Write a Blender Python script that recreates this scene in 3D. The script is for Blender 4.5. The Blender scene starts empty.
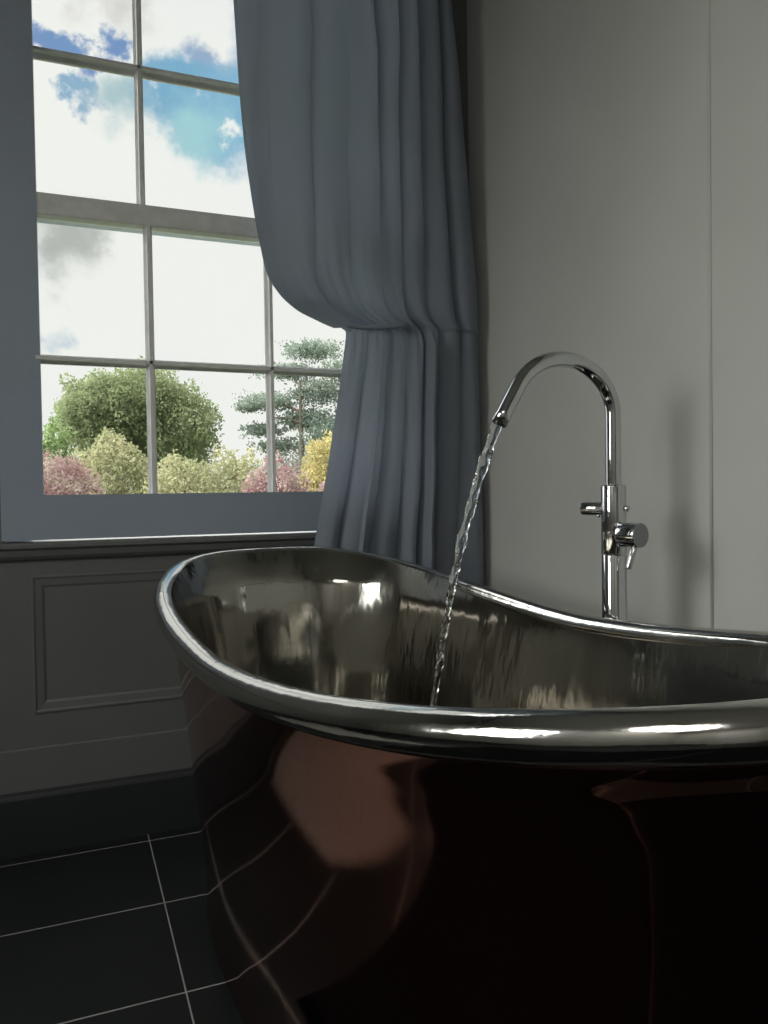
import bpy, bmesh, math, random
import numpy as np
from mathutils import Vector, Matrix, noise

sc = bpy.context.scene
COL = sc.collection
R = math.radians

# ------------------------------------------------------------ camera
YAW, PITCH, ROLL, F_PX, EYE = R(22.198), R(-1.282), R(-.885), 776.3, .85
fwd = Vector((math.sin(YAW)*math.cos(PITCH), math.cos(YAW)*math.cos(PITCH), math.sin(PITCH)))
r0 = Vector((math.cos(YAW), -math.sin(YAW), 0)); u0 = r0.cross(fwd)
rgt = math.cos(ROLL)*r0 + math.sin(ROLL)*u0
upv = -math.sin(ROLL)*r0 + math.cos(ROLL)*u0
cam = bpy.data.cameras.new('camera'); co = bpy.data.objects.new('camera', cam); COL.objects.link(co)
co.matrix_world = Matrix(((rgt.x, upv.x, -fwd.x, 0), (rgt.y, upv.y, -fwd.y, 0), (rgt.z, upv.z, -fwd.z, EYE), (0, 0, 0, 1)))
cam.sensor_fit = 'HORIZONTAL'; cam.sensor_width = 36; cam.lens = F_PX*36/768
cam.clip_start = .02; cam.clip_end = 500
sc.camera = co

# ------------------------------------------------------------ exposure
vs = sc.view_settings
sc.display_settings.display_device = 'sRGB'
vs.view_transform = 'Standard'; vs.look = 'None'; vs.gamma = 1; vs.use_curve_mapping = False
vs.exposure = 0.0
sc.cycles.use_denoising = True
sc.cycles.max_bounces = 10; sc.cycles.diffuse_bounces = 5; sc.cycles.glossy_bounces = 6
sc.cycles.transparent_max_bounces = 12
sc.cycles.sample_clamp_indirect = 6.0
sc.cycles.caustics_reflective = False; sc.cycles.caustics_refractive = False


def az(a, e):                       # heading (degrees right of straight out of the window) and elevation
    a, e = R(a), R(e)
    return Vector((math.sin(a)*math.cos(e), math.cos(a)*math.cos(e), math.sin(e)))


# ------------------------------------------------------------ sky with clouds
FILL_GLOW = 13.0
SKY_HI = 6.0
w = bpy.data.worlds.new('sky'); sc.world = w; w.use_nodes = True
nt = w.node_tree; nt.nodes.clear()


def N(tree, kind, **kw):
    n = tree.nodes.new(kind)
    for k, v in kw.items():
        if hasattr(n, k): setattr(n, k, v)
        else: n.inputs[k].default_value = v
    return n


def L(tree, a, b): tree.links.new(a, b)


tc = N(nt, 'ShaderNodeTexCoord')
nz = N(nt, 'ShaderNodeTexNoise', Scale=9.0, Detail=6.0, Roughness=.62); L(nt, tc.outputs['Generated'], nz.inputs['Vector'])
sub = N(nt, 'ShaderNodeVectorMath', operation='SUBTRACT'); L(nt, nz.outputs['Color'], sub.inputs[0]); sub.inputs[1].default_value = (.5, .5, .5)
scl = N(nt, 'ShaderNodeVectorMath', operation='SCALE'); L(nt, sub.outputs[0], scl.inputs[0]); scl.inputs['Scale'].default_value = .16
add = N(nt, 'ShaderNodeVectorMath', operation='ADD'); L(nt, tc.outputs['Generated'], add.inputs[0]); L(nt, scl.outputs[0], add.inputs[1])


def blob(direction, radius, soft, src=None):
    d = N(nt, 'ShaderNodeVectorMath', operation='DISTANCE')
    L(nt, (src or add).outputs[0], d.inputs[0]); d.inputs[1].default_value = direction
    m = N(nt, 'ShaderNodeMapRange', interpolation_type='SMOOTHSTEP')
    L(nt, d.outputs['Value'], m.inputs['Value'])
    m.inputs['From Min'].default_value = radius; m.inputs['From Max'].default_value = radius*(1-soft)
    return m.outputs[0]


def mixc(fac, a, b):
    m = N(nt, 'ShaderNodeMix', data_type='RGBA'); L(nt, fac, m.inputs[0])
    for v, i in ((a, 6), (b, 7)):
        if isinstance(v, tuple): m.inputs[i].default_value = v
        else: L(nt, v, m.inputs[i])
    return m.outputs[2]


def sky_dir(px, py):
    return (fwd + rgt*((px-384)/F_PX) - upv*((py-512)/F_PX)).normalized()


# cloud body: bright white with soft grey bellies
nz2 = N(nt, 'ShaderNodeTexNoise', Scale=3.5, Detail=5.0, Roughness=.55); L(nt, tc.outputs['Generated'], nz2.inputs['Vector'])
cr = N(nt, 'ShaderNodeValToRGB'); L(nt, nz2.outputs['Fac'], cr.inputs[0])
cr.color_ramp.elements[0].position = .3; cr.color_ramp.elements[0].color = (.92, .93, .92, 1)
cr.color_ramp.elements[1].position = .6; cr.color_ramp.elements[1].color = (.97, .97, .94, 1)
sky = cr.outputs[0]
for px, py, rad, soft, c in (
        (72, 240, .066, .75, (.50, .52, .50, 1)), (105, 236, .035, .8, (.52, .54, .52, 1)), (60, 348, .028, .7, (.66, .74, .80, 1)),
        (115, 2, .04, .9, (.74, .72, .70, 1)),
        (56, 34, .024, .5, (.22, .34, .60, 1)), (90, 46, .026, .5, (.20, .33, .60, 1)), (74, 38, .022, .5, (.2, .34, .6, 1)),
        (80, 80, .020, .6, (.30, .48, .66, 1)), (80, 105, .022, .6, (.34, .50, .66, 1)),
        (192, 38, .036, .6, (.34, .46, .66, 1)), (205, 62, .03, .6, (.34, .48, .68, 1)), (228, 62, .03, .6, (.5, .6, .72, 1)),
        (118, 104, .05, .8, (.46, .62, .66, 1)),
        (172, 96, .065, .45, (.24, .47, .66, 1)), (208, 108, .075, .45, (.22, .46, .66, 1)), (245, 115, .085, .5, (.26, .50, .70, 1)),
        (200, 138, .055, .8, (.40, .68, .74, 1)), (330, 60, .12, .4, (.25, .46, .7, 1))):
    sky = mixc(blob(sky_dir(px, py), rad, soft), sky, c)
# small white puffs inside the blue
for px, py, rad in ((152, 108, .020), (208, 97, .018), (232, 146, .014)):
    sky = mixc(blob(sky_dir(px, py), rad, .8), sky, (.93, .95, .95, 1))
# unseen sky to the left and overhead boosted as added room fill
glow = blob(az(-80, 38), .95, .6, tc)
g2 = N(nt, 'ShaderNodeMath', operation='MULTIPLY'); L(nt, glow, g2.inputs[0]); g2.inputs[1].default_value = FILL_GLOW
sepz = N(nt, 'ShaderNodeSeparateXYZ'); L(nt, tc.outputs['Generated'], sepz.inputs[0])
hi = N(nt, 'ShaderNodeMapRange', interpolation_type='SMOOTHSTEP'); L(nt, sepz.outputs['Z'], hi.inputs['Value'])
hi.inputs['From Min'].default_value = .60; hi.inputs['From Max'].default_value = .80; hi.inputs['To Max'].default_value = SKY_HI
g3 = N(nt, 'ShaderNodeMath', operation='ADD'); L(nt, g2.outputs[0], g3.inputs[0]); L(nt, hi.outputs[0], g3.inputs[1])
g4 = N(nt, 'ShaderNodeMath', operation='ADD'); L(nt, g3.outputs[0], g4.inputs[0]); g4.inputs[1].default_value = 1.0
bg = N(nt, 'ShaderNodeBackground'); L(nt, sky, bg.inputs['Color']); L(nt, g4.outputs[0], bg.inputs['Strength'])
wo = N(nt, 'ShaderNodeOutputWorld'); L(nt, bg.outputs[0], wo.inputs['Surface'])

# sun through thin cloud
sun = bpy.data.lights.new('sun', 'SUN'); sun.energy = 2.0; sun.angle = R(9); sun.color = (1, .96, .88)
so = bpy.data.objects.new('sun', sun); COL.objects.link(so)
so.rotation_euler = az(-18, 60).to_track_quat('Z', 'Y').to_euler(); so.location = (-3, 8, 9)
# soft overhead fill added behind the viewer to brighten the room
lamp = bpy.data.lights.new('added_fill_light', 'AREA'); lamp.shape = 'DISK'; lamp.size = 1.5; lamp.energy = 20; lamp.color = (1, .97, .92)
lo = bpy.data.objects.new('added_fill_light', lamp); COL.objects.link(lo); lo.location = (-1.1, -1.0, 2.72)
FILL_W = (.35, 1.45, .95, 2.25)      # added fill opening, unseen, in the left wall (y0, y1, z0, z1)
por = bpy.data.lights.new('window_portal', 'AREA'); por.shape = 'RECTANGLE'; por.size = FILL_W[1]-FILL_W[0]; por.size_y = FILL_W[3]-FILL_W[2]; por.cycles.is_portal = True
po = bpy.data.objects.new('window_portal', por); COL.objects.link(po); po.location = (-1.93, (FILL_W[0]+FILL_W[1])/2, (FILL_W[2]+FILL_W[3])/2); po.rotation_euler = Vector((-1, 0, 0)).to_track_quat('Z', 'Y').to_euler()
por2 = bpy.data.lights.new('window_portal', 'AREA'); por2.shape = 'RECTANGLE'; por2.size = 1.1; por2.size_y = 1.75; por2.cycles.is_portal = True
po2 = bpy.data.objects.new('window_portal', por2); COL.objects.link(po2); po2.location = (.39, 2.20, 1.6); po2.rotation_euler = Vector((0, 1, 0)).to_track_quat('Z', 'Y').to_euler()


# ------------------------------------------------------------ materials
def mat(name, color, rough=.6, metal=0., noise_scale=None, noise_amt=.08, bump=0., bump_scale=40., stretch=(1, 1, 1), coat=0., rough_var=0.):
    m = bpy.data.materials.new(name); m.use_nodes = True
    t = m.node_tree; b = t.nodes['Principled BSDF']
    b.inputs['Base Color'].default_value = (*color, 1); b.inputs['Roughness'].default_value = rough; b.inputs['Metallic'].default_value = metal
    b.inputs['Coat Weight'].default_value = coat
    tcn = N(t, 'ShaderNodeTexCoord'); mp = N(t, 'ShaderNodeMapping'); mp.inputs['Scale'].default_value = stretch
    L(t, tcn.outputs['Object'], mp.inputs[0])
    if noise_scale:
        n = N(t, 'ShaderNodeTexNoise', Scale=noise_scale, Detail=4.0); L(t, mp.outputs[0], n.inputs['Vector'])
        mr = N(t, 'ShaderNodeMapRange'); L(t, n.outputs['Fac'], mr.inputs['Value'])
        mr.inputs['From Min'].default_value = .3; mr.inputs['From Max'].default_value = .7
        mr.inputs['To Min'].default_value = 1-noise_amt; mr.inputs['To Max'].default_value = 1+noise_amt
        mx = N(t, 'ShaderNodeVectorMath', operation='SCALE'); mx.inputs[0].default_value = color; L(t, mr.outputs[0], mx.inputs['Scale'])
        L(t, mx.outputs[0], b.inputs['Base Color'])
        if rough_var:
            m2 = N(t, 'ShaderNodeMapRange'); L(t, n.outputs['Fac'], m2.inputs['Value'])
            m2.inputs['From Min'].default_value = .3; m2.inputs['From Max'].default_value = .7
            m2.inputs['To Min'].default_value = max(0, rough-rough_var); m2.inputs['To Max'].default_value = rough+rough_var
            L(t, m2.outputs[0], b.inputs['Roughness'])
    if bump:
        n = N(t, 'ShaderNodeTexNoise', Scale=bump_scale, Detail=3.0); L(t, mp.outputs[0], n.inputs['Vector'])
        bp = N(t, 'ShaderNodeBump', Strength=1.0, Distance=bump); L(t, n.outputs['Fac'], bp.inputs['Height']); L(t, bp.outputs[0], b.inputs['Normal'])
    return m


M = {}
M['wall'] = mat('wall_paint', (.55, .55, .51), .75, noise_scale=2.2, noise_amt=.05, bump=.0012, bump_scale=18)
M['panel'] = mat('panel_paint', (.165, .168, .165), .45, noise_scale=3, noise_amt=.06, bump=.0006, bump_scale=60)
M['sash'] = mat('sash_paint', (.86, .86, .84), .4, noise_scale=30, noise_amt=.08, bump=.0008, bump_scale=90)
M['skirting'] = mat('skirting_paint', (.026, .030, .034), .45, noise_scale=5, noise_amt=.1)
M['ceiling'] = mat('ceiling_paint', (.6, .6, .58), .9)
M['door'] = mat('door_paint', (.75, .75, .72), .4, noise_scale=4, noise_amt=.03)
M['nickel'] = mat('polished_nickel', (.42, .405, .37), .11, 1, noise_scale=2.5, noise_amt=.10, bump=.0022, bump_scale=8, stretch=(2.2, 2.2, .6), rough_var=.04)
M['rim'] = mat('rolled_nickel', (.62, .61, .58), .12, 1, bump=.0009, bump_scale=26, noise_scale=12, noise_amt=.06, rough_var=.05)
M['copper'] = mat('polished_copper', (.44, .215, .165), .08, 1, noise_scale=3, noise_amt=.1, bump=.0010, bump_scale=4, stretch=(1, 1, .6), rough_var=.03)
M['plinth'] = mat('plinth_black', (.02, .018, .016), .5)
M['chrome'] = mat('chrome', (.62, .63, .65), .05, 1)
M['dark_chrome'] = mat('dark_chrome_face', (.30, .31, .33), .28, 1)
M['dark'] = mat('dark_void', (.01, .01, .01), .6)
M['wood'] = mat('dark_wood', (.035, .025, .02), .4, noise_scale=8, noise_amt=.3, stretch=(1, 1, 6))
M['brass'] = mat('aged_brass', (.5, .4, .2), .3, 1)
M['stone'] = mat('outer_stone', (.75, .74, .70), .8)
M['grass'] = mat('lawn', (.10, .115, .075), .9, noise_scale=2, noise_amt=.3)
M['bark'] = mat('bark', (.10, .08, .06), .9, noise_scale=9, noise_amt=.3)


def leaf_mat(name, c1, c2, scale=1.2):
    m = bpy.data.materials.new(name); m.use_nodes = True; t = m.node_tree; t.nodes.clear()
    tcn = N(t, 'ShaderNodeTexCoord'); n = N(t, 'ShaderNodeTexNoise', Scale=scale, Detail=5.0); L(t, tcn.outputs['Object'], n.inputs['Vector'])
    r = N(t, 'ShaderNodeValToRGB'); L(t, n.outputs['Fac'], r.inputs[0])
    r.color_ramp.elements[0].position = .36; r.color_ramp.elements[0].color = (*c1, 1)
    r.color_ramp.elements[1].position = .62; r.color_ramp.elements[1].color = (*c2, 1)
    d = N(t, 'ShaderNodeBsdfDiffuse'); tr = N(t, 'ShaderNodeBsdfTranslucent'); mx = N(t, 'ShaderNodeMixShader', Fac=.45)
    L(t, r.outputs[0], d.inputs[0]); L(t, r.outputs[0], tr.inputs[0]); L(t, d.outputs[0], mx.inputs[1]); L(t, tr.outputs[0], mx.inputs[2])
    o = N(t, 'ShaderNodeOutputMaterial'); L(t, mx.outputs[0], o.inputs[0]); return m


def glass_mat():
    m = bpy.data.materials.new('window_glass'); m.use_nodes = True; t = m.node_tree; t.nodes.clear()
    tr = N(t, 'ShaderNodeBsdfTransparent'); tr.inputs[0].default_value = (.97, .98, .97, 1)
    g = N(t, 'ShaderNodeBsdfGlossy', Roughness=.02); fr = N(t, 'ShaderNodeFresnel', IOR=1.35)
    mx = N(t, 'ShaderNodeMixShader'); L(t, fr.outputs[0], mx.inputs[0]); L(t, tr.outputs[0], mx.inputs[1]); L(t, g.outputs[0], mx.inputs[2])
    o = N(t, 'ShaderNodeOutputMaterial'); L(t, mx.outputs[0], o.inputs[0]); return m


M['glass'] = glass_mat()


def water_mat():
    m = bpy.data.materials.new('running_water'); m.use_nodes = True; t = m.node_tree
    b = t.nodes['Principled BSDF']; b.inputs['Base Color'].default_value = (.95, .98, 1, 1); b.inputs['Roughness'].default_value = .03
    b.inputs['Transmission Weight'].default_value = 1; b.inputs['IOR'].default_value = 1.33
    return m


M['water'] = water_mat()


M['frame'] = mat('frame_flare_tint', (.36, .42, .50), .45, noise_scale=3, noise_amt=.06, bump=.0006, bump_scale=60)  # lighter and bluer than the panels: window flare put into the base colour


def curtain_mat(name='curtain_cloth', c=(.27, .33, .42)):
    m = bpy.data.materials.new(name); m.use_nodes = True; t = m.node_tree; t.nodes.clear()
    tcn = N(t, 'ShaderNodeTexCoord'); wv = N(t, 'ShaderNodeTexNoise', Scale=900.0, Detail=1.0); L(t, tcn.outputs['Object'], wv.inputs['Vector'])
    bp = N(t, 'ShaderNodeBump', Strength=.35, Distance=.0005); L(t, wv.outputs['Fac'], bp.inputs['Height'])
    p = N(t, 'ShaderNodeBsdfPrincipled', Roughness=.62); p.inputs['Base Color'].default_value = (*c, 1)
    p.inputs['Sheen Weight'].default_value = .3; p.inputs['Sheen Roughness'].default_value = .4
    L(t, bp.outputs[0], p.inputs['Normal'])
    tr = N(t, 'ShaderNodeBsdfTranslucent'); tr.inputs[0].default_value = (c[0]*1.25, c[1]*1.22, c[2]*1.2, 1)
    mx = N(t, 'ShaderNodeMixShader', Fac=.55); L(t, p.outputs[0], mx.inputs[1]); L(t, tr.outputs[0], mx.inputs[2])
    o = N(t, 'ShaderNodeOutputMaterial'); L(t, mx.outputs[0], o.inputs[0]); return m


M['curtain'] = curtain_mat(c=(.43, .475, .54))


def tile_mat():
    # 60 x 32 cm black tiles with pale grout, laid square to the room
    m = bpy.data.materials.new('floor_tiles'); m.use_nodes = True; t = m.node_tree
    b = t.nodes['Principled BSDF']
    tcn = N(t, 'ShaderNodeTexCoord'); sp = N(t, 'ShaderNodeSeparateXYZ'); L(t, tcn.outputs['Object'], sp.inputs[0])

    def line(out, off, pitch, half):
        a = N(t, 'ShaderNodeMath', operation='SUBTRACT'); L(t, out, a.inputs[0]); a.inputs[1].default_value = off
        d = N(t, 'ShaderNodeMath', operation='DIVIDE'); L(t, a.outputs[0], d.inputs[0]); d.inputs[1].default_value = pitch
        r = N(t, 'ShaderNodeMath', operation='ROUND'); L(t, d.outputs[0], r.inputs[0])
        s = N(t, 'ShaderNodeMath', operation='SUBTRACT'); L(t, d.outputs[0], s.inputs[0]); L(t, r.outputs[0], s.inputs[1])
        ab = N(t, 'ShaderNodeMath', operation='ABSOLUTE'); L(t, s.outputs[0], ab.inputs[0])
        c = N(t, 'ShaderNodeMath', operation='LESS_THAN'); L(t, ab.outputs[0], c.inputs[0]); c.inputs[1].default_value = half/pitch
        return c.outputs[0]
    lx = line(sp.outputs['X'], .1705, .60, .0014); ly = line(sp.outputs['Y'], 1.672, .32, .0018)
    mxx = N(t, 'ShaderNodeMath', operation='MAXIMUM'); L(t, lx, mxx.inputs[0]); L(t, ly, mxx.inputs[1])
    n = N(t, 'ShaderNodeTexNoise', Scale=5.0, Detail=6.0); L(t, tcn.outputs['Object'], n.inputs['Vector'])
    cr = N(t, 'ShaderNodeValToRGB'); L(t, n.outputs['Fac'], cr.inputs[0])
    cr.color_ramp.elements[0].color = (.010, .012, .013, 1); cr.color_ramp.elements[1].color = (.024, .027, .028, 1)
    mx = N(t, 'ShaderNodeMix', data_type='RGBA'); L(t, mxx.outputs[0], mx.inputs[0]); L(t, cr.outputs[0], mx.inputs[6]); mx.inputs[7].default_value = (.40, .39, .37, 1)
    L(t, mx.outputs[2], b.inputs['Base Color'])
    rr = N(t, 'ShaderNodeMapRange'); L(t, mxx.outputs[0], rr.inputs['Value']); rr.inputs['To Min'].default_value = .42; rr.inputs['To Max'].default_value = .8
    L(t, rr.outputs[0], b.inputs['Roughness'])
    b.inputs['Specular IOR Level'].default_value = .35
    bp = N(t, 'ShaderNodeBump', Strength=1.0, Distance=.001); bp.invert = True; L(t, mxx.outputs[0], bp.inputs['Height']); L(t, bp.outputs[0], b.inputs['Normal'])
    return m


M['tiles'] = tile_mat()


# ------------------------------------------------------------ mesh helpers
def obj(name, bm, m, parent=None, smooth=False, loc=None):
    me = bpy.data.meshes.new(name)
    bmesh.ops.recalc_face_normals(bm, faces=bm.faces[:])
    bm.to_mesh(me); bm.free()
    for p in me.polygons: p.use_smooth = smooth
    for k in (m if isinstance(m, (list, tuple)) else [m]): me.materials.append(k)
    o = bpy.data.objects.new(name, me); COL.objects.link(o)
    if loc is not None:
        me.transform(Matrix.Translation(-Vector(loc))); o.location = loc
    if parent is not None:
        o.parent = parent
        if loc is None: o.matrix_parent_inverse = Matrix.Translation(-parent.location)
        else: o.location = Vector(loc)-parent.location
    return o


def empty(name, loc):
    o = bpy.data.objects.new(name, None); COL.objects.link(o); o.location = loc; return o


def tag(o, label, cat, group=None, kind=None):
    o['label'] = label; o['category'] = cat
    if group: o['group'] = group
    if kind: o['kind'] = kind
    return o


def struct(o): o['kind'] = 'structure'; return o


def box(bm, a, b, bev=0.):
    vs_ = []
    x0, y0, z0 = a; x1, y1, z1 = b
    c = [(x0, y0, z0), (x1, y0, z0), (x1, y1, z0), (x0, y1, z0), (x0, y0, z1), (x1, y0, z1), (x1, y1, z1), (x0, y1, z1)]
    v = [bm.verts.new(p) for p in c]
    fs = [bm.faces.new([v[i] for i in q]) for q in ((0, 3, 2, 1), (4, 5, 6, 7), (0, 1, 5, 4), (1, 2, 6, 5), (2, 3, 7, 6), (3, 0, 4, 7))]
    if bev:
        es = list({e for f in fs for e in f.edges})
        bmesh.ops.bevel(bm, geom=es, offset=bev, segments=2, affect='EDGES', profile=.5)


def extrude_profile(bm, prof, p0, p1, out, upd=(0, 0, 1)):
    """sweep a 2-D profile (out, up) from p0 to p1"""
    p0, p1, out, upd = map(Vector, (p0, p1, out, upd))
    a = [bm.verts.new(p0+out*x+upd*y) for x, y in prof]; b = [bm.verts.new(p1+out*x+upd*y) for x, y in prof]
    n = len(prof)
    for i in range(n): bm.faces.new((a[i], a[(i+1) % n], b[(i+1) % n], b[i]))
    bm.faces.new(a[::-1]); bm.faces.new(b)


def tube(bm, pts, rad, seg=24, cap=True, wob=None):
    pts = [Vector(p) for p in pts]; n = len(pts)
    rad = rad if isinstance(rad, (list, tuple)) else [rad]*n
    T = [(pts[min(i+1, n-1)]-pts[max(i-1, 0)]).normalized() for i in range(n)]
    ref = Vector((0, 0, 1)) if abs(T[0].z) < .9 else Vector((0, 1, 0))
    X = (ref-T[0]*ref.dot(T[0])).normalized(); rings = []
    for i in range(n):
        X = (X-T[i]*X.dot(T[i])).normalized(); Y = T[i].cross(X)
        ring = []
        for k in range(seg):
            a = 2*math.pi*k/seg
            rr = rad[i]*(wob(i, a) if wob else 1)
            ring.append(bm.verts.new(pts[i]+X*(rr*math.cos(a))+Y*(rr*math.sin(a))))
        rings.append(ring)
    for i in range(n-1):
        for k in range(seg): bm.faces.new((rings[i][k], rings[i][(k+1) % seg], rings[i+1][(k+1) % seg], rings[i+1][k]))
    if cap: bm.faces.new(rings[0][::-1]); bm.faces.new(rings[-1])
    return rings


def rod(bm, a, b, r, bev=.0015, seg=32):
    """capped cylinder with softened end edges"""
    a, b = Vector(a), Vector(b); d = (b-a).normalized(); e = min(bev, r*.6)
    tube(bm, [a, a+d*e*.3, a+d*e, b-d*e, b-d*e*.3, b], [r-e, r-e*.3, r, r, r-e*.3, r-e], seg)


def lerp(x, tab):
    if x <= tab[0][0]: return tab[0][1]
    for (a, u), (b, v) in zip(tab, tab[1:]):
        if x <= b: return u+(v-u)*(x-a)/(b-a)
    return tab[-1][1]


def smooth_tab(x, tab):
    """monotone-ish smooth interpolation (Catmull-Rom)"""
    xs = [t[0] for t in tab]
    if x <= xs[0]: return tab[0][1]
    if x >= xs[-1]: return tab[-1][1]
    i = max(k for k in range(len(xs)-1) if xs[k] <= x)
    x0, x1 = xs[i], xs[i+1]; y0, y1 = tab[i][1], tab[i+1][1]

    def sl(k):
        if k == 0: return (tab[1][1]-tab[0][1])/(xs[1]-xs[0])
        if k == len(xs)-1: return (tab[-1][1]-tab[-2][1])/(xs[-1]-xs[-2])
        a = (tab[k][1]-tab[k-1][1])/(xs[k]-xs[k-1]); b = (tab[k+1][1]-tab[k][1])/(xs[k+1]-xs[k])
        return 0 if a*b <= 0 else 2*a*b/(a+b)
    h = x1-x0; s = (x-x0)/h; m0, m1 = sl(i)*h, sl(i+1)*h
    return (2*s**3-3*s*s+1)*y0+(s**3-2*s*s+s)*m0+(-2*s**3+3*s*s)*y1+(s**3-s*s)*m1


# ------------------------------------------------------------ room shell
YW, XR = 2.043, 1.121          # window wall, right wall
XL, YB, ZC = -1.9, -2.4, 2.75
TH = .22
bm = bmesh.new(); box(bm, (XL-TH, YB-TH, -.12), (XR+TH, YW+TH, 0)); struct(obj('floor', bm, M['tiles']))
bm = bmesh.new(); box(bm, (XL-TH, YB-TH, ZC), (XR+TH, YW+TH, ZC+.15)); struct(obj('ceiling', bm, M['ceiling']))
bm = bmesh.new(); box(bm, (XR, YB-TH, 0), (XR+TH, YW+TH, ZC)); struct(obj('wall_right', bm, M['wall']))
bm = bmesh.new()
for a, b in (((XL-TH, YB, 0), (XL, FILL_W[0], ZC)), ((XL-TH, FILL_W[1], 0), (XL, YW+TH, ZC)), ((XL-TH, FILL_W[0], 0), (XL, FILL_W[1], FILL_W[2])), ((XL-TH, FILL_W[0], FILL_W[3]), (XL, FILL_W[1], ZC))): box(bm, a, b)
struct(obj('wall_left', bm, M['wall']))
bm = bmesh.new(); box(bm, (XL-TH, YB-TH, 0), (XR, YB, ZC)); struct(obj('wall_rear', bm, M['wall']))

# window wall: opening and a recessed panel under the window
OX0, OX1, OZ0, OZ1 = -.145, .93, .745, 2.48
PX0, PX1, PZ0, PZ1 = -.085, .90, .335, .668
bm = bmesh.new()
box(bm, (XL, YW, 0), (OX0, YW+TH, ZC)); box(bm, (OX1, YW, 0), (XR, YW+TH, ZC)); box(bm, (OX0, YW, OZ1), (OX1, YW+TH, ZC))
box(bm, (OX0, YW+.02, 0), (OX1, YW+TH, OZ0))
box(bm, (OX0, YW, 0), (OX1, YW+.02, PZ0)); box(bm, (OX0, YW, PZ1), (OX1, YW+.02, OZ0))
box(bm, (OX0, YW, PZ0), (PX0, YW+.02, PZ1)); box(bm, (PX1, YW, PZ0), (OX1, YW+.02, PZ1))
box(bm, (PX0, YW+.003, PZ0), (PX1, YW+.02, PZ1))
struct(obj('wall_back', bm, M['panel']))
# moulding around the panel
bm = bmesh.new()
prof = [(0, 0), (.0025, 0), (.003, .004), (.001, .009), (-.0005, .024), (-.003, .030), (-.004, .031), (-.004, 0)]
yv = YW
for p0, p1, inn in (((PX0, yv, PZ0), (PX1, yv, PZ0), (0, 0, 1)), ((PX1, yv, PZ1), (PX0, yv, PZ1), (0, 0, -1)),
                    ((PX0, yv, PZ1), (PX0, yv, PZ0), (1, 0, 0)), ((PX1, yv, PZ0), (PX1, yv, PZ1), (-1, 0, 0))):
    extrude_profile(bm, prof, p0, p1, (0, -1, 0), inn)
struct(obj('trim_1', bm, M['panel']))
# board line above the skirting
bm = bmesh.new()
extrude_profile(bm, [(0, .15), (.005, .15), (.005, .2505), (.003, .253), (.0, .254)], (XL, YW, 0), (XR, YW, 0), (0, -1, 0))
struct(obj('trim_2', bm, M['panel']))
# window board
bm = bmesh.new()
extrude_profile(bm, [(-.05, .708), (.010, .708), (.016, .716), (.020, .730), (.026, .736), (.026, .744), (.022, .748), (-.09, .7475)],
                (XL, YW, 0), (XR, YW, 0), (0, -1, 0))
struct(obj('trim_3', bm, M['panel']))
# skirtings
prof = [(0, 0), (.012, 0), (.012, .134), (.010, .140), (.007, .144), (.005, .152), (0, .154)]
for nm, a, b, o_ in (('baseboard_back', (XL, YW, 0), (XR, YW, 0), (0, -1, 0)), ('baseboard_right', (XR, YW, 0), (XR, YB, 0), (-1, 0, 0)),
                     ('baseboard_left', (XL, YB, 0), (XL, YW, 0), (1, 0, 0)), ('baseboard_rear', (XR, YB, 0), (XL, YB, 0), (0, 1, 0))):
    bm = bmesh.new(); extrude_profile(bm, prof, a, b, o_); struct(obj(nm, bm, M['skirting']))
# fine vertical joint on the right wall
bm = bmesh.new(); extrude_profile(bm, [(0, -.004), (.0012, -.002), (.0016, 0), (.0012, .002), (0, .004)], (XR, 1.118, .15), (XR, 1.118, ZC), (-1, 0, 0), (0, 1, 0))
struct(obj('trim_4', bm, M['wall'], smooth=True))

# ------------------------------------------------------------ sash window
win = empty('window_1', (.4, YW, .75)); struct(win)
# frame casing (fixed, flush with the panelling)
bm = bmesh.new()
box(bm, (OX0, YW-.002, .7535), (-.052, YW+.055, OZ1))
box(bm, (.85, YW-.002, OZ0+.002), (OX1, YW+.055, OZ1), .003)
box(bm, (-.052, YW-.002, 2.41), (.85, YW+.055, OZ1), .003)
box(bm, (OX0, YW+.10, OZ0), (-.085, YW+.2, OZ1)); box(bm, (.875, YW+.10, OZ0), (OX1, YW+.2, OZ1))
obj('window_frame', bm, M['frame'], win)


def muntin_v(bm, x, y, z0, z1, wd=.022, dp=.034):
    # glazing bar: narrow nose to the room, wide at the glass
    extrude_profile(bm, [(-wd/2, .0), (-wd/2, -.008), (-wd*.24, -dp*.62), (-wd*.18, -dp), (wd*.18, -dp), (wd*.24, -dp*.62), (wd/2, -.008), (wd/2, 0), (wd*.3, .012), (-wd*.3, .012)],
                    (x, y, z0), (x, y, z1), (1, 0, 0), (0, 1, 0))


def muntin_h(bm, z, y, x0, x1, wd=.022, dp=.034):
    extrude_profile(bm, [(-wd/2, .0), (-wd/2, -.008), (-wd*.24, -dp*.62), (-wd*.18, -dp), (wd*.18, -dp), (wd*.24, -dp*.62), (wd/2, -.008), (wd/2, 0), (wd*.3, .012), (-wd*.3, .012)],
                    (x0, y, z), (x1, y, z), (0, 0, 1), (0, 1, 0))


GY = YW+.030                                     # glass plane of the lower sash
low = empty('lower_sash', (.4, GY, .755)); low.parent = win; low.location = Vector((.4, GY, .755))-win.location
low_w = Vector((.4, GY, .755))


def child(name, bm, m, par, parw, smooth=False):
    o = obj(name, bm, m, None, smooth); o.parent = par; o.matrix_parent_inverse = Matrix.Translation(-parw); return o


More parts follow.
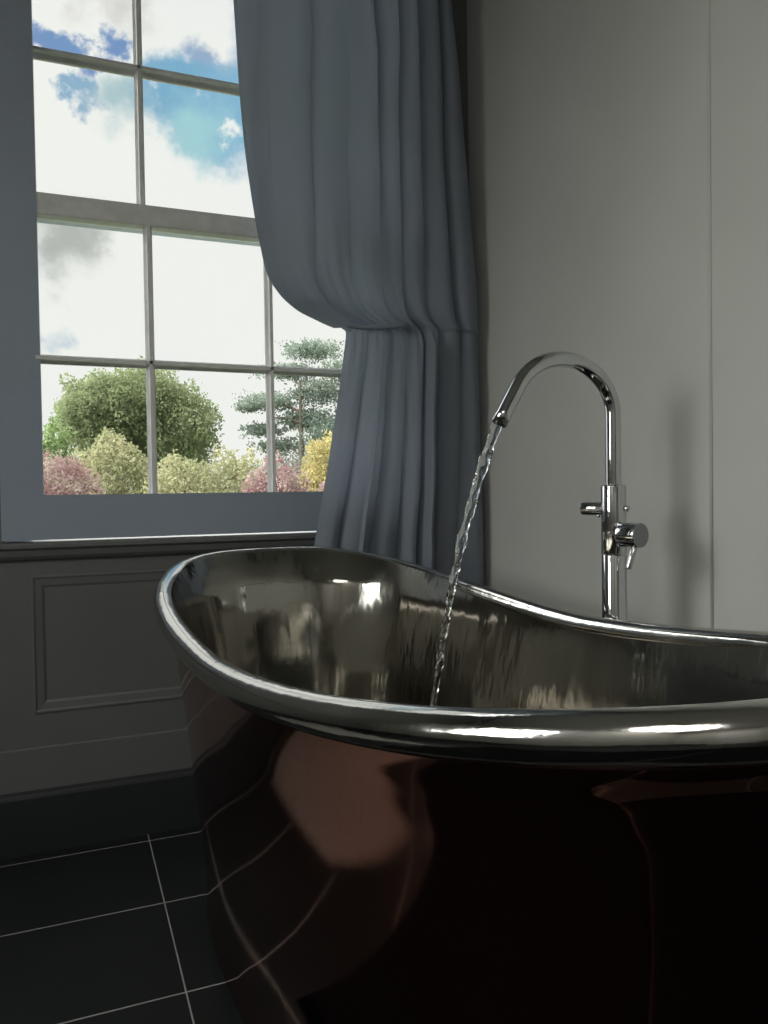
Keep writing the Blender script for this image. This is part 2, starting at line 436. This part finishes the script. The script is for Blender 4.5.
bm = bmesh.new()
box(bm, (-.052, YW-.002, .7535), (.90, YW+.045, .8615))        # bottom rail, a finger's gap over the board
box(bm, (-.110, YW+.002, .8615), (-.062, YW+.045, 1.55), .002); box(bm, (.84, YW, .8615), (.89, YW+.045, 1.55), .002)
child('sash_rail', bm, M['frame'], low, low_w)
bm = bmesh.new(); box(bm, (-.110, YW+.0, 1.536), (.89, YW+.045, 1.588), .003); child('meeting_rail', bm, M['sash'], low, low_w)
bm = bmesh.new()
for x in (.205, .516): muntin_v(bm, x, GY, .8615, 1.536)
muntin_h(bm, 1.192, GY, -.062, .84)
child('glazing_bar', bm, M['sash'], low, low_w)
bm = bmesh.new(); box(bm, (-.08, GY+.004, .86), (.86, GY+.007, 1.54)); child('glass', bm, M['glass'], low, low_w)
UY = YW+.085
upw = Vector((.4, UY, 1.55)); ups = empty('upper_sash', (0, 0, 0)); ups.parent = win; ups.location = upw-win.location
bm = bmesh.new()
box(bm, (-.110, UY-.03, 1.545), (-.065, UY+.015, 2.46), .002); box(bm, (.85, UY-.03, 1.545), (.89, UY+.015, 2.46), .002)
box(bm, (-.110, UY-.03, 1.545), (.89, UY+.015, 1.595), .002); box(bm, (-.11, UY-.03, 2.40), (.89, UY+.015, 2.46), .002)
child('sash_rail', bm, M['frame'], ups, upw)
bm = bmesh.new()
for x in (.196, .520): muntin_v(bm, x, UY, 1.595, 2.40)
muntin_h(bm, 1.955, UY, -.065, .85)
child('glazing_bar', bm, M['sash'], ups, upw)
bm = bmesh.new(); box(bm, (-.08, UY+.004, 1.58), (.86, UY+.007, 2.42)); child('glass', bm, M['glass'], ups, upw)
# stone sill outside
bm = bmesh.new(); box(bm, (-.25, YW+TH, .66), (1.05, YW+TH+.10, .735), .006); box(bm, (OX0, YW+.06, OZ0-.02), (OX1, YW+TH, OZ0-.003)); struct(obj('sill_outside', bm, M['stone']))

# ------------------------------------------------------------ window added out of view in the left wall to let fill light in
fill_w = empty('added_fill_window', (XL, (FILL_W[0]+FILL_W[1])/2, .95)); struct(fill_w)
bm = bmesh.new(); xa, xb = XL-.12, XL-.06
y0, y1, z0, z1 = FILL_W
box(bm, (xa, y0, z0), (xb, y0+.06, z1)); box(bm, (xa, y1-.06, z0), (xb, y1, z1)); box(bm, (xa, y0, z0), (xb, y1, z0+.08)); box(bm, (xa, y0, z1-.06), (xb, y1, z1))
box(bm, (xa, y0, 1.58), (xb, y1, 1.63))
for yy in (.72, 1.08): box(bm, (xa+.01, yy-.011, z0), (xb-.01, yy+.011, z1))
for zz in (1.28, 1.93): box(bm, (xa+.01, y0, zz-.011), (xb-.01, y1, zz+.011))
box(bm, (XL-.12, y0, z0-.0), (XL+.03, y1, z0+.025), .004)
child('window_frame', bm, M['door'], fill_w, Vector(fill_w.location))
bm = bmesh.new(); box(bm, (xa+.025, y0, z0), (xa+.028, y1, z1)); child('glass', bm, M['glass'], fill_w, Vector(fill_w.location))

# ------------------------------------------------------------ panelled door in the left wall, in the rear wall
dr = empty('door_1', (XL, .1, 0)); struct(dr)
bm = bmesh.new()
box(bm, (XL, -.42, 0), (XL+.04, .62, 2.12), .004)
child('door_frame', bm, M['door'], dr, Vector(dr.location))
bm = bmesh.new(); box(bm, (XL+.035, -.34, .01), (XL+.055, .54, 2.04), .003)
for y0, y1, z0, z1 in ((-.24, .05, .25, .9), (.15, .44, .25, .9), (-.24, .05, 1.1, 1.9), (.15, .44, 1.1, 1.9)):
    prof = [(0, 0), (.010, .004), (.012, .014), (.004, .024), (0, .028)]
    for p0, p1, inn in (((XL+.055, y0, z0), (XL+.055, y1, z0), (0, 0, 1)), ((XL+.055, y1, z1), (XL+.055, y0, z1), (0, 0, -1)),
                        ((XL+.055, y0, z1), (XL+.055, y0, z0), (0, 1, 0)), ((XL+.055, y1, z0), (XL+.055, y1, z1), (0, -1, 0))):
        extrude_profile(bm, prof, p0, p1, (1, 0, 0), inn)
child('door_leaf', bm, M['door'], dr, Vector(dr.location))
bm = bmesh.new(); tube(bm, [(XL+.055, .48, 1.0), (XL+.09, .48, 1.0), (XL+.10, .48, 1.0), (XL+.115, .48, 1.0), (XL+.122, .48, 1.0)], [.010, .010, .024, .026, .012], 20)
child('door_handle', bm, M['brass'], dr, Vector(dr.location), True)
bpy.context.view_layer.update()
dr.location = (-.5, YB, 0); dr.rotation_euler = (0, 0, R(90))


# ------------------------------------------------------------ the bath
CX, CY, TA, TB, ZL, ZH, ZR, PM, PN, RR = .508, 1.103, .760, .3317, .6136, .7052, .702, 1.63, 3.05, .0200
TH_ = R(94.3); AX = Vector((math.cos(TH_), math.sin(TH_), 0)); SD = Vector((-AX.y, AX.x, 0))
NT = 240


def rim_z(u): return ZL+((ZH-ZL) if u > 0 else (ZR-ZL))*abs(u)**PM


def oval(k, a, b, n=PN):
    t = 2*math.pi*k/NT
    c, s = math.cos(t), math.sin(t)
    u = math.copysign(abs(c)**(2/n), c); v = math.copysign(abs(s)**(2/n), s)
    return Vector((CX, CY, 0))+AX*(a*u)+SD*(b*v), u


# even spacing of the points around the oval
def even_params(n, a, b):
    tt = np.linspace(0, 2*np.pi, 4001); c, s = np.cos(tt), np.sin(tt)
    x = a*np.sign(c)*abs(c)**(2/n); y = b*np.sign(s)*abs(s)**(2/n)
    d = np.concatenate([[0], np.cumsum(np.hypot(np.diff(x), np.diff(y)))])
    return np.interp(np.linspace(0, d[-1], NT+1)[:-1], d, tt)


EV = even_params(PN, TA, TB)


def oval_pt(k, a, b, n=PN):
    c, s = math.cos(EV[k]), math.sin(EV[k])
    # same parameter for every level so that the rows line up
    u = math.copysign(abs(c)**(2/n), c); v = math.copysign(abs(s)**(2/n), s)
    return Vector((CX, CY, 0))+AX*(a*u)+SD*(b*v), u


def skin(levels, name, m, par, bottom=True):
    """levels: list of (frac 0 top..1 bottom, a, b, exponent); zbot fixed"""
    bm = bmesh.new(); rows = []
    for (s, a, b, n, ztop_off, zbot) in levels:
        row = []
        for k in range(NT):
            p, u = oval_pt(k, a, b, n)
            _, ur = oval_pt(k, 1, 1, PN)
            zt = rim_z(ur)+ztop_off
            p.z = zt+(zbot-zt)*s
            row.append(bm.verts.new(p))
        rows.append(row)
    for r1, r2 in zip(rows, rows[1:]):
        for k in range(NT): bm.faces.new((r1[k], r1[(k+1) % NT], r2[(k+1) % NT], r2[k]))
    if bottom:
        c = bm.verts.new((CX, CY, levels[-1][5]))
        for k in range(NT): bm.faces.new((rows[-1][k], rows[-1][(k+1) % NT], c))
    return obj(name, bm, m, par, True)


tub = empty('bathtub', (CX, CY, 0))
tag(tub, 'freestanding copper bateau bath with polished nickel interior and rolled rim on dark tiles', 'bathtub')
ZB = .028


def outer_levels():
    A = [(0, .752), (.03, .742), (.07, .722), (.13, .708), (.25, .698), (.5, .690), (.75, .688), (.9, .690), (.97, .694), (1, .694)]
    B = [(0, .330), (.03, .327), (.07, .323), (.13, .317), (.25, .308), (.5, .290), (.75, .272), (.9, .264), (.97, .264), (1, .264)]
    out = []
    for i in range(61):
        s = (i/60)**1.25
        out.append((s, smooth_tab(s, A), smooth_tab(s, B), 3.05, -.012, ZB))
    return out


lv = outer_levels()
sh = skin(lv, 'outer_skin', M['copper'], tub, False)
sh['label'] = 'mirror polished copper outer skin'


def inner_levels():
    A = [(0, -.016), (.02, -.026), (.06, -.046), (.13, -.070), (.4, -.088), (.7, -.110), (.86, -.145), (.95, -.19), (1, -.26)]
    B = [(0, -.016), (.05, -.0205), (.13, -.028), (.4, -.054), (.7, -.078), (.86, -.100), (.95, -.13), (1, -.170)]
    out = []
    for i in range(61):
        s = (i/60)**1.1
        out.append((s, TA+smooth_tab(s, A), TB+smooth_tab(s, B), 3.0, .012, .13))
    return out


ins = skin(inner_levels(), 'inner_skin', M['nickel'], tub, True); ins['label'] = 'silvery nickel interior with soft streaks'
# rolled rim
bm = bmesh.new(); rings = []
for k in range(NT):
    p, u = oval_pt(k, TA, TB); p.z = rim_z(u)
    q, u2 = oval_pt((k+1) % NT, TA, TB); q.z = rim_z(u2)
    o_, u3 = oval_pt((k-1) % NT, TA, TB); o_.z = rim_z(u3)
    T = (q-o_).normalized(); Xd = Vector((T.y, -T.x, 0)).normalized(); Yd = T.cross(Xd)
    rings.append([bm.verts.new(p+Xd*(RR*math.cos(2*math.pi*j/24))+Yd*(RR*math.sin(2*math.pi*j/24))) for j in range(24)])
for k in range(NT):
    for j in range(24): bm.faces.new((rings[k][j], rings[k][(j+1) % 24], rings[(k+1) % NT][(j+1) % 24], rings[(k+1) % NT][j]))
rm = obj('rolled_rim', bm, M['rim'], tub, True); rm['label'] = 'thick silvery rolled rim'
# recessed plinth
bm = bmesh.new(); r1 = []; r2 = []
for k in range(NT):
    p, _ = oval_pt(k, .672, .242, 3.05); r1.append(bm.verts.new((p.x, p.y, 0))); r2.append(bm.verts.new((p.x, p.y, ZB+.004)))
for k in range(NT): bm.faces.new((r1[k], r1[(k+1) % NT], r2[(k+1) % NT], r2[k]))
bm.faces.new(r1); bm.faces.new(r2)
obj('plinth', bm, M['plinth'], tub)
# turned-in bottom edge of the copper
bm = bmesh.new(); r1 = []; r2 = []
for k in range(NT):
    p, _ = oval_pt(k, .694, .264, 3.05); q, _ = oval_pt(k, .66, .23, 3.05)
    r1.append(bm.verts.new((p.x, p.y, ZB))); r2.append(bm.verts.new((q.x, q.y, ZB+.002)))
for k in range(NT): bm.faces.new((r1[k], r1[(k+1) % NT], r2[(k+1) % NT], r2[k]))
obj('bottom_edge', bm, M['copper'], tub)
# waste in the bottom of the bath
bm = bmesh.new()
tube(bm, [(CX, CY, .1305), (CX, CY, .135), (CX, CY, .137)], [.034, .034, .028], 32); tube(bm, [(CX, CY, .137), (CX, CY, .144)], [.02, .018], 24)
obj('drain', bm, M['chrome'], tub, False)

# ------------------------------------------------------------ floor standing tap
TX, TY = .94, 1.174
tap = empty('bath_tap', (TX, TY, 0)); tag(tap, 'tall chrome floor-standing bath tap with swan-neck spout behind the tub', 'tap')
bm = bmesh.new(); tube(bm, [(TX, TY, 0), (TX, TY, .006), (TX, TY, .010)], [.055, .055, .050], 48); obj('base_plate', bm, M['chrome'], tap, False)
PB = .0225
bm = bmesh.new(); rod(bm, (TX, TY, .008), (TX, TY, .732), PB, .001, 48); obj('post', bm, M['chrome'], tap, True)
bm = bmesh.new(); rod(bm, (TX, TY, .7335), (TX, TY, .860), PB+.0004, .0015, 48); obj('mixer_body', bm, M['chrome'], tap, True)
# swan neck
PR = .0142; Rb = .096; zc = .992
pts = [(TX, TY, .85), (TX, TY, .90), (TX, TY, .95)]
for i in range(0, 49):
    a = math.pi*(i/48)*(152/180)
    pts.append((TX-Rb*1.12*(1-math.cos(a)), TY, zc+Rb*math.sin(a)))
lx, ly_, lz = pts[-1]; a = math.pi*152/180
d = Vector((-math.sin(a)*1.12, 0, math.cos(a))).normalized()
for i in range(1, 5): pts.append((lx+d.x*.0195*i, TY, lz+d.z*.0195*i))
bm = bmesh.new(); rg = tube(bm, pts, PR, 40, cap=False)
# open mouth: short inner wall
tip = Vector(pts[-1]); q = [bm.verts.new(tip+(v.co-tip)*.86) for v in rg[-1]]; q2 = [bm.verts.new(tip-d*.03+(v.co-tip)*.86) for v in rg[-1]]
for k in range(40):
    bm.faces.new((rg[-1][k], rg[-1][(k+1) % 40], q[(k+1) % 40], q[k])); bm.faces.new((q[k], q[(k+1) % 40], q2[(k+1) % 40], q2[k]))
bm.faces.new(q2)
sp_ = obj('spout', bm, M['chrome'], tap, True)
bm = bmesh.new(); tube(bm, [(TX, TY, .8585), (TX, TY, .8605), (TX, TY, .862)], [PB, PB-.001, PR], 40); obj('collar', bm, M['chrome'], tap, True)
# lever mixer: neck, drum with a flat face, lever
Kd = Vector((.488, -.869, 0)).normalized(); Hd = Vector((.21, -.978, 0)).normalized(); hz = .770
c0 = Vector((TX, TY, hz))-rgt*.010


def sub(name, bm, m, par, smooth=True):
    o = obj(name, bm, m, None, smooth); o.parent = par; return o


bm = bmesh.new(); rod(bm, c0+Hd*.010, c0+Hd*.035, .0115); mixn = obj('handle_neck', bm, M['chrome'], tap, True)
bm = bmesh.new(); rod(bm, c0+Hd*.032, c0+Hd*.0716, .0226, .0012, 56)
mixer = obj('mixer_handle', bm, M['chrome'], tap, True)
bm = bmesh.new(); rod(bm, c0+Hd*.0710, c0+Hd*.0722, .0216, .0003, 56); sub('end_cap', bm, M['dark_chrome'], mixer, False)
ls = c0+Hd*.060+Vector((0, 0, -.017)); ld = (-rgt*.36-upv*.93+Hd*.10).normalized()
bm = bmesh.new(); rod(bm, ls, ls+ld*.046, .0058, .0008, 24); sub('lever', bm, M['chrome'], mixer)
# diverter knob on the far side and its stub
kz = .8175; k0 = Vector((TX, TY, kz))
bm = bmesh.new(); rod(bm, k0-Kd*.018, k0-Kd*.062, .0125, .0015, 40); kb = obj('diverter_knob', bm, M['chrome'], tap, True)
bm = bmesh.new(); rod(bm, k0-Kd*.030+Vector((0, 0, -.010)), k0-Kd*.030+Vector((0, 0, -.0175)), .004, .0006, 16); sub('knob_pin', bm, M['chrome'], kb)
bm = bmesh.new(); tube(bm, [k0+Kd*.016, k0+Kd*.022, k0+Kd*.026, k0+Kd*.031], [.004, .004, .0065, .0025], 20); obj('outlet_stub', bm, M['chrome'], tap, True)

# ------------------------------------------------------------ running water
random.seed(4)
wp = [(.985, .703), (.967, .694), (.92, .673), (.86, .651), (.76, .619), (.683, .600), (.578, .579), (.495, .564), (.40, .549), (.25, .529), (.133, .515)]
wp = sorted(wp)
bm = bmesh.new(); P = []; RD = []
n = 260
for i in range(n):
    z = .980-(.980-.1335)*i/(n-1); x = smooth_tab(z, wp)
    s = i/(n-1)
    P.append((x, TY+.0012*math.sin(i*.23), z)); RD.append(.0092-.0042*min(1, s*2.2)+.0006*math.sin(i*.42)*min(1, s*5)+.0004*math.sin(i*1.13+1))


def wobble(i, a):
    s = min(1, i/26)
    return 1+.30*s*math.sin(2*a+i*.30)*(.6+.4*math.sin(i*.11))+.10*s*math.sin(3*a-i*.52)+.06*s*math.sin(5*a+i*.9)


tube(bm, P, RD, 20, True, wobble)
ws = obj('water_stream', bm, M['water'], None, True, loc=(.515, TY, .1335))
tag(ws, 'clear twisting stream of water falling from the tap spout into the bath', 'water')

# ------------------------------------------------------------ cloths added out of view on the floor to shape the copper's reflections
M['mat'] = mat('added_mat_cloth', (.36, .35, .33), .95, noise_scale=60, noise_amt=.2, bump=.003, bump_scale=200)
M['added_rug'] = mat('added_rug_cloth', (.008, .008, .009), 1.0, noise_scale=60, noise_amt=.3, bump=.003, bump_scale=200)
M['added_rug'].node_tree.nodes['Principled BSDF'].inputs['Specular IOR Level'].default_value = .05


def floor_cloth(name, corners, m, h, label, cat):
    rng = random.Random(3); bm = bmesh.new(); n_ = 24
    c = [Vector((x, y, 0)) for x, y in corners]
    top_ = {}
    for i in range(n_+1):
        for j in range(n_+1):
            a, b = i/n_, j/n_
            p = (c[0]*(1-a)+c[1]*a)*(1-b)+(c[3]*(1-a)+c[2]*a)*b
            edge = min(a, 1-a, b, 1-b)
            top_[i, j] = bm.verts.new((p.x, p.y, h*(.35 if edge == 0 else 1)+.0012*noise.noise(Vector((p.x*14, p.y*14, 0)))))
    for i in range(n_):
        for j in range(n_): bm.faces.new((top_[i, j], top_[i+1, j], top_[i+1, j+1], top_[i, j+1]))
    ex = bmesh.ops.extrude_face_region(bm, geom=bm.faces[:])
    for v in ex['geom']:
        if isinstance(v, bmesh.types.BMVert): v.co.z = .0
    o = obj(name, bm, m, None, True); tag(o, label, cat); return o


floor_cloth('added_mat', [(-.19, 1.93), (-.17, 1.40), (-.50, .90), (-.95, 1.93)], M['mat'], .012, 'pale mat added out of view to mirror as a light patch in the copper side', 'bath mat')
floor_cloth('added_rug', [(.15, 1.20), (.19, .285), (-.12, -1.0), (-1.0, .62)], M['added_rug'], .010, 'black cloth added out of view to mirror as the dark area of the copper side', 'added_rug')
floor_cloth('added_rug', [(.20, .28), (1.05, .28), (1.05, -1.0), (-.11, -1.0)], M['added_rug'], .010, 'black cloth added out of view at the near end of the bath to darken its reflection', 'added_rug')

# ------------------------------------------------------------ curtain
random.seed(8)
ZT, ZTOP, ZBOT = 1.300, 2.60, .015
LEFT = [(.015, .50), (.30, .54), (.714, .601), (.95, .648), (1.15, .680), (1.257, .698), (1.289, .704), (1.300, .690), (1.315, .640), (1.339, .564), (1.37, .520), (1.421, .487), (1.50, .470), (1.567, .459), (1.761, .434), (2.076, .416), (2.6, .40)]
RIGHT = [(.015, 1.098), (.83, 1.094), (1.2, 1.088), (1.393, 1.082), (1.668, 1.062), (1.942, 1.040), (2.211, 1.020), (2.6, 1.0)]
NU, NV = 420, 230
YC = 1.945


VAL = [0, .13, .29, .45, .58, .70, .85, 1.0]          # where the folds meet, across the cloth
AUP = [.030, .026, .030, .030, .026, .030, .028]       # fold depths above and below the tie
ALO = [.026, .034, .028, .036, .030, .020, .016]


def curtain_pt(u, z):
    xl, xr = smooth_tab(z, LEFT), smooth_tab(z, RIGHT)
    up_ = max(0., min(1., (z-ZT)/.75)); dn = max(0., min(1., (ZT-z)/.7))
    above = z > ZT
    g = u**(1-.42*up_**.55) if above else u
    x = xl+(xr-xl)*g
    uu = min(.9999, max(0, u+.012*math.sin(z*2.1+u*8)+.006*math.sin(z*5+u*21)))
    k = max(i_ for i_ in range(7) if VAL[i_] <= uu); sg = (uu-VAL[k])/(VAL[k+1]-VAL[k])
    skew = .5+.12*math.sin(k*2.3+1.5*z)
    sg = sg**(math.log(.5)/math.log(skew))
    ridge = math.sin(math.pi*sg)
    ridge = ridge**.75
    pin = 1-max(0., min(1., (u-.56)/.10))          # only the left two thirds are gathered
    A = AUP[k]*(1-.60*(1-up_)*pin) if above else ALO[k]*(1-.55*(1-dn)*pin)
    y = -A*ridge
    if above:
        # billow of loose cloth hanging over the tie at the left
        y -= .050*math.sin(math.pi*min(1, g/.55))*math.exp(-((z-1.48)/.26)**2)*(1 if g < .55 else 0)
        lip = math.exp(-((z-ZT)/.035)**2)*max(0, 1-u/.5)
        y += .030*lip
        cr_ = math.exp(-((z-ZT-.06)/.13)**2)
        y -= .0035*cr_*math.sin(2*math.pi*(17*u+3.0*(z-ZT)))*min(1, u/.15)*pin
    else:
        y -= .0030*math.exp(-((z-ZT+.02)/.09)**2)*math.sin(2*math.pi*19*u+z*9)*pin
        y -= .026*math.exp(-((u-.60-.03*dn)/.014)**2)*min(1, (ZT-z)/.05)
        y -= .012*math.exp(-((u-.235)/.010)**2)*min(1, (ZT-z)/.05)
    y += .020*math.exp(-(u/.016)**2)
    y += .014*pin*math.exp(-((z-ZT)/.03)**2)
    y += .0025*math.sin(z*9+u*5)+.0015*math.sin(z*21-u*13)
    x += .003*math.sin(z*6+u*9)*(1 if .03 < u < .95 else .2)
    return Vector((x, min(YC+y, YW-.035), z))


zs = []
for i in range(NV+1):
    s = i/NV
    zs.append(ZBOT+(ZTOP-ZBOT)*s)
zs += [ZT+(j-12)*.004 for j in range(30)]; zs = sorted(set(round(z, 4) for z in zs))
bm = bmesh.new(); rows = []
for z in zs: rows.append([bm.verts.new(curtain_pt(j/NU, z)) for j in range(NU+1)])
for a_, b_ in zip(rows, rows[1:]):
    for j in range(NU): bm.faces.new((a_[j], a_[j+1], b_[j+1], b_[j]))
cur = empty('curtain', (.8, YC, 0)); tag(cur, 'full-length blue-grey curtain tied back at the right of the window', 'curtain')
cd = obj('drape', bm, M['curtain'], cur, True)
sm = cd.modifiers.new('thick', 'SOLIDIFY'); sm.thickness = .002; sm.offset = 0
# tieback band
bm = bmesh.new(); ra = []; rb = []; BW = .007
us = [.01+.50*j/60 for j in range(61)]
raw = [min(curtain_pt(u, ZT).y, curtain_pt(u, ZT-.012).y, curtain_pt(u, ZT+.012).y) for u in us]
env = [min(raw[max(0, j-6):j+7]) for j in range(61)]
env = [sum(env[max(0, j-5):j+6])/len(env[max(0, j-5):j+6]) for j in range(61)]
for j, u in enumerate(us): ra.append((curtain_pt(u, ZT).x, env[j]+.002+.045*max(0, (j-48)/12)**2, ZT-.010*math.sin(math.pi*j/60)+.016*j/60))
for (x, y, z) in ra: rb.append([bm.verts.new((x, y+dy, z+dz)) for dy, dz in ((0, -BW), (-.003, -BW*.6), (-.003, BW*.6), (0, BW), (.002, 0))])
for a_, b_ in zip(rb, rb[1:]):
    for k in range(5): bm.faces.new((a_[k], a_[(k+1) % 5], b_[(k+1) % 5], b_[k]))
bm.faces.new(rb[0]); bm.faces.new(rb[-1])
obj('tieback', bm, M['curtain'], cur, True)
bm = bmesh.new(); box(bm, (.40, YC-.02, ZTOP-.012), (1.0, YC+.02, ZTOP+.03), .004); box(bm, (.44, YC, ZTOP), (.47, YW-.0, ZTOP+.02)); box(bm, (.93, YC, ZTOP), (.96, YW-.0, ZTOP+.02))
obj('curtain_track', bm, M['door'], cur)

# ------------------------------------------------------------ garden
def at(px, py, dist):
    d_ = fwd+rgt*((px-384)/F_PX)-upv*((py-512)/F_PX)
    return Vector((0, 0, EYE))+d_*(dist/d_.dot(Vector((math.sin(YAW), math.cos(YAW), 0))))


GZ = -1.2
bm = bmesh.new(); box(bm, (-70, YW+TH+.4, GZ-.3), (70, 110, GZ)); lawn = struct(obj('ground', bm, M['grass']))


def leaves(bm, centre, rx, ry, rz, count, size, rng, shell=.55, lump=.22, drop=0.):
    for _ in range(count):
        v = Vector((rng.gauss(0, 1), rng.gauss(0, 1), rng.gauss(0, 1))).normalized()
        k = 1+lump*noise.noise(v*2.4+Vector(centre)*.37)*1.8+lump*.7*noise.noise(v*6+Vector(centre))
        rad = (shell+(1-shell)*rng.random()**.6)*k
        p = Vector((v.x*rx*rad, v.y*ry*rad, v.z*rz*rad))+Vector(centre)
        a = Vector((rng.gauss(0, 1), rng.gauss(0, 1), rng.gauss(0, .7))).normalized(); b_ = a.orthogonal().normalized()
        b_.rotate(Matrix.Rotation(rng.random()*6.28, 3, a)); c = a.cross(b_)
        s = size*(.6+.8*rng.random())
        q = [p-b_*s, p-c*s*.55, p+b_*s, p+c*s*.55]
        bm.faces.new([bm.verts.new(x) for x in q])


def branchy(bm, base, top, r, rng, n=7, spread=1.5):
    base, top = Vector(base), Vector(top)
    tube(bm, [base, base.lerp(top, .5)+Vector((rng.uniform(-.1, .1), 0, 0)), top], [r, r*.7, r*.25], 10)
    for i in range(n):
        s = base.lerp(top, .35+.6*i/n); e = s+Vector((rng.uniform(-1, 1)*spread, rng.uniform(-1, 1)*spread, rng.uniform(.3, .9)*spread*.7))
        tube(bm, [s, s.lerp(e, .5)+Vector((0, 0, .1)), e], [r*.35, r*.22, r*.08], 6)


def plant(name, label, cat, px0, px1, ptop, dist, m, count, size, seed, lobes=None, trunk=True, depth=1., shell=.55, lump=.22, group=None, pbot=None):
    rng = random.Random(seed)
    c = at((px0+px1)/2, ptop, dist); hw = (px1-px0)/2/F_PX*dist
    base = Vector((c.x, c.y, GZ)); top = c.z
    t = empty(name, base); tag(t, label, cat, group)
    bm = bmesh.new()
    if lobes is None:
        zb = GZ+.1 if pbot is None else at((px0+px1)/2, pbot, dist).z
        cz = (top+zb)/2
        leaves(bm, (c.x, c.y, cz), hw, hw*depth, (top-zb)/2, count, size, rng, shell, lump)
    else:
        for (lx_, ly2, lw, lh, k) in lobes:
            p = at(lx_, ly2, dist+rng.uniform(-.5, .5)*hw); leaves(bm, p, lw/F_PX*dist, lw/F_PX*dist*depth, lh/F_PX*dist, int(count*k), size, rng, shell, lump)
    obj('foliage', bm, m, t)
    bm = bmesh.new(); branchy(bm, (c.x, c.y, GZ-.02), (c.x, c.y, GZ+(top-GZ)*.8), max(.05, hw*.08), rng, 9, hw*.6)
    obj('trunk', bm, M['bark'], t)
    return t


G1 = leaf_mat('leaf_green', (0.149, 0.179, 0.093), (0.211, 0.243, 0.136), .8)  # leaf colours greyed here and below to put flare haze into them
G2 = leaf_mat('leaf_pine', (0.124, 0.160, 0.130), (0.186, 0.218, 0.180), .8)
G3 = leaf_mat('leaf_olive', (0.223, 0.237, 0.130), (0.298, 0.288, 0.174), 1.5)
G4 = leaf_mat('leaf_red', (0.236, 0.134, 0.143), (0.291, 0.230, 0.205), 2.5)
G5 = leaf_mat('leaf_yellow', (0.310, 0.275, 0.124), (0.409, 0.346, 0.161), 1.5)
G6 = leaf_mat('leaf_bright_green', (0.149, 0.211, 0.087), (0.211, 0.269, 0.124), 1.5)
plant('broadleaf_tree', 'large round green broadleaf tree seen through the lower left panes', 'tree', 58, 218, 370, 32, G1, 30000, .075, 1,
      [(98, 408, 38, 33, .26), (140, 400, 44, 32, .30), (180, 425, 38, 38, .25), (110, 440, 46, 34, .2), (165, 450, 52, 34, .25), (75, 420, 22, 28, .08)], shell=.35)
ced = plant('cedar_tree', 'dark airy cedar tree with layered branches right of the round tree', 'tree', 248, 350, 338, 30, G2, 13000, .06, 2,
            [(312, 350, 32, 10, .16), (290, 372, 34, 9, .15), (270, 402, 32, 9, .15), (320, 392, 34, 14, .18), (262, 430, 22, 8, .08), (305, 420, 34, 12, .17), (280, 446, 28, 9, .10),
             (325, 440, 26, 26, .16), (248, 408, 14, 4, .04), (345, 372, 26, 14, .14), (350, 430, 30, 24, .14), (300, 470, 50, 18, .15)], shell=.15, lump=.4)
plant('shrub', 'small bright green shrub at the far left of the view beneath the round tree', 'shrub', 30, 74, 418, 20, G6, 3200, .07, 3)
plant('shrub', 'yellow-green rounded shrub in front of the round tree, left of the middle glazing bar', 'shrub', 66, 160, 436, 16, G3, 14000, .045, 4, lump=.1)
plant('red_shrub', 'dark red leafed shrub in the bottom left pane', 'shrub', 10, 108, 456, 12, G4, 14000, .032, 5, lump=.12)
plant('hedge_shrub', 'olive autumn shrub in the bottom middle pane', 'shrub', 135, 232, 456, 15, G3, 12000, .04, 6, lump=.12)
plant('shrub', 'yellow-green shrub just left of the cedar, behind the purple shrub', 'shrub', 200, 268, 452, 17, G3, 4200, .06, 7)
plant('purple_shrub', 'purplish red shrub in front of the cedar beside the right glazing bar', 'shrub', 232, 322, 458, 12, G4, 12000, .034, 8, lump=.14)
plant('yellow_shrub', 'golden yellow autumn shrub beside the curtain edge', 'shrub', 292, 366, 432, 15, G5, 11000, .04, 9, lump=.16)
plant('red_shrub', 'dull red shrub under the golden yellow one beside the curtain', 'shrub', 310, 400, 468, 11, G4, 5500, .045, 10)
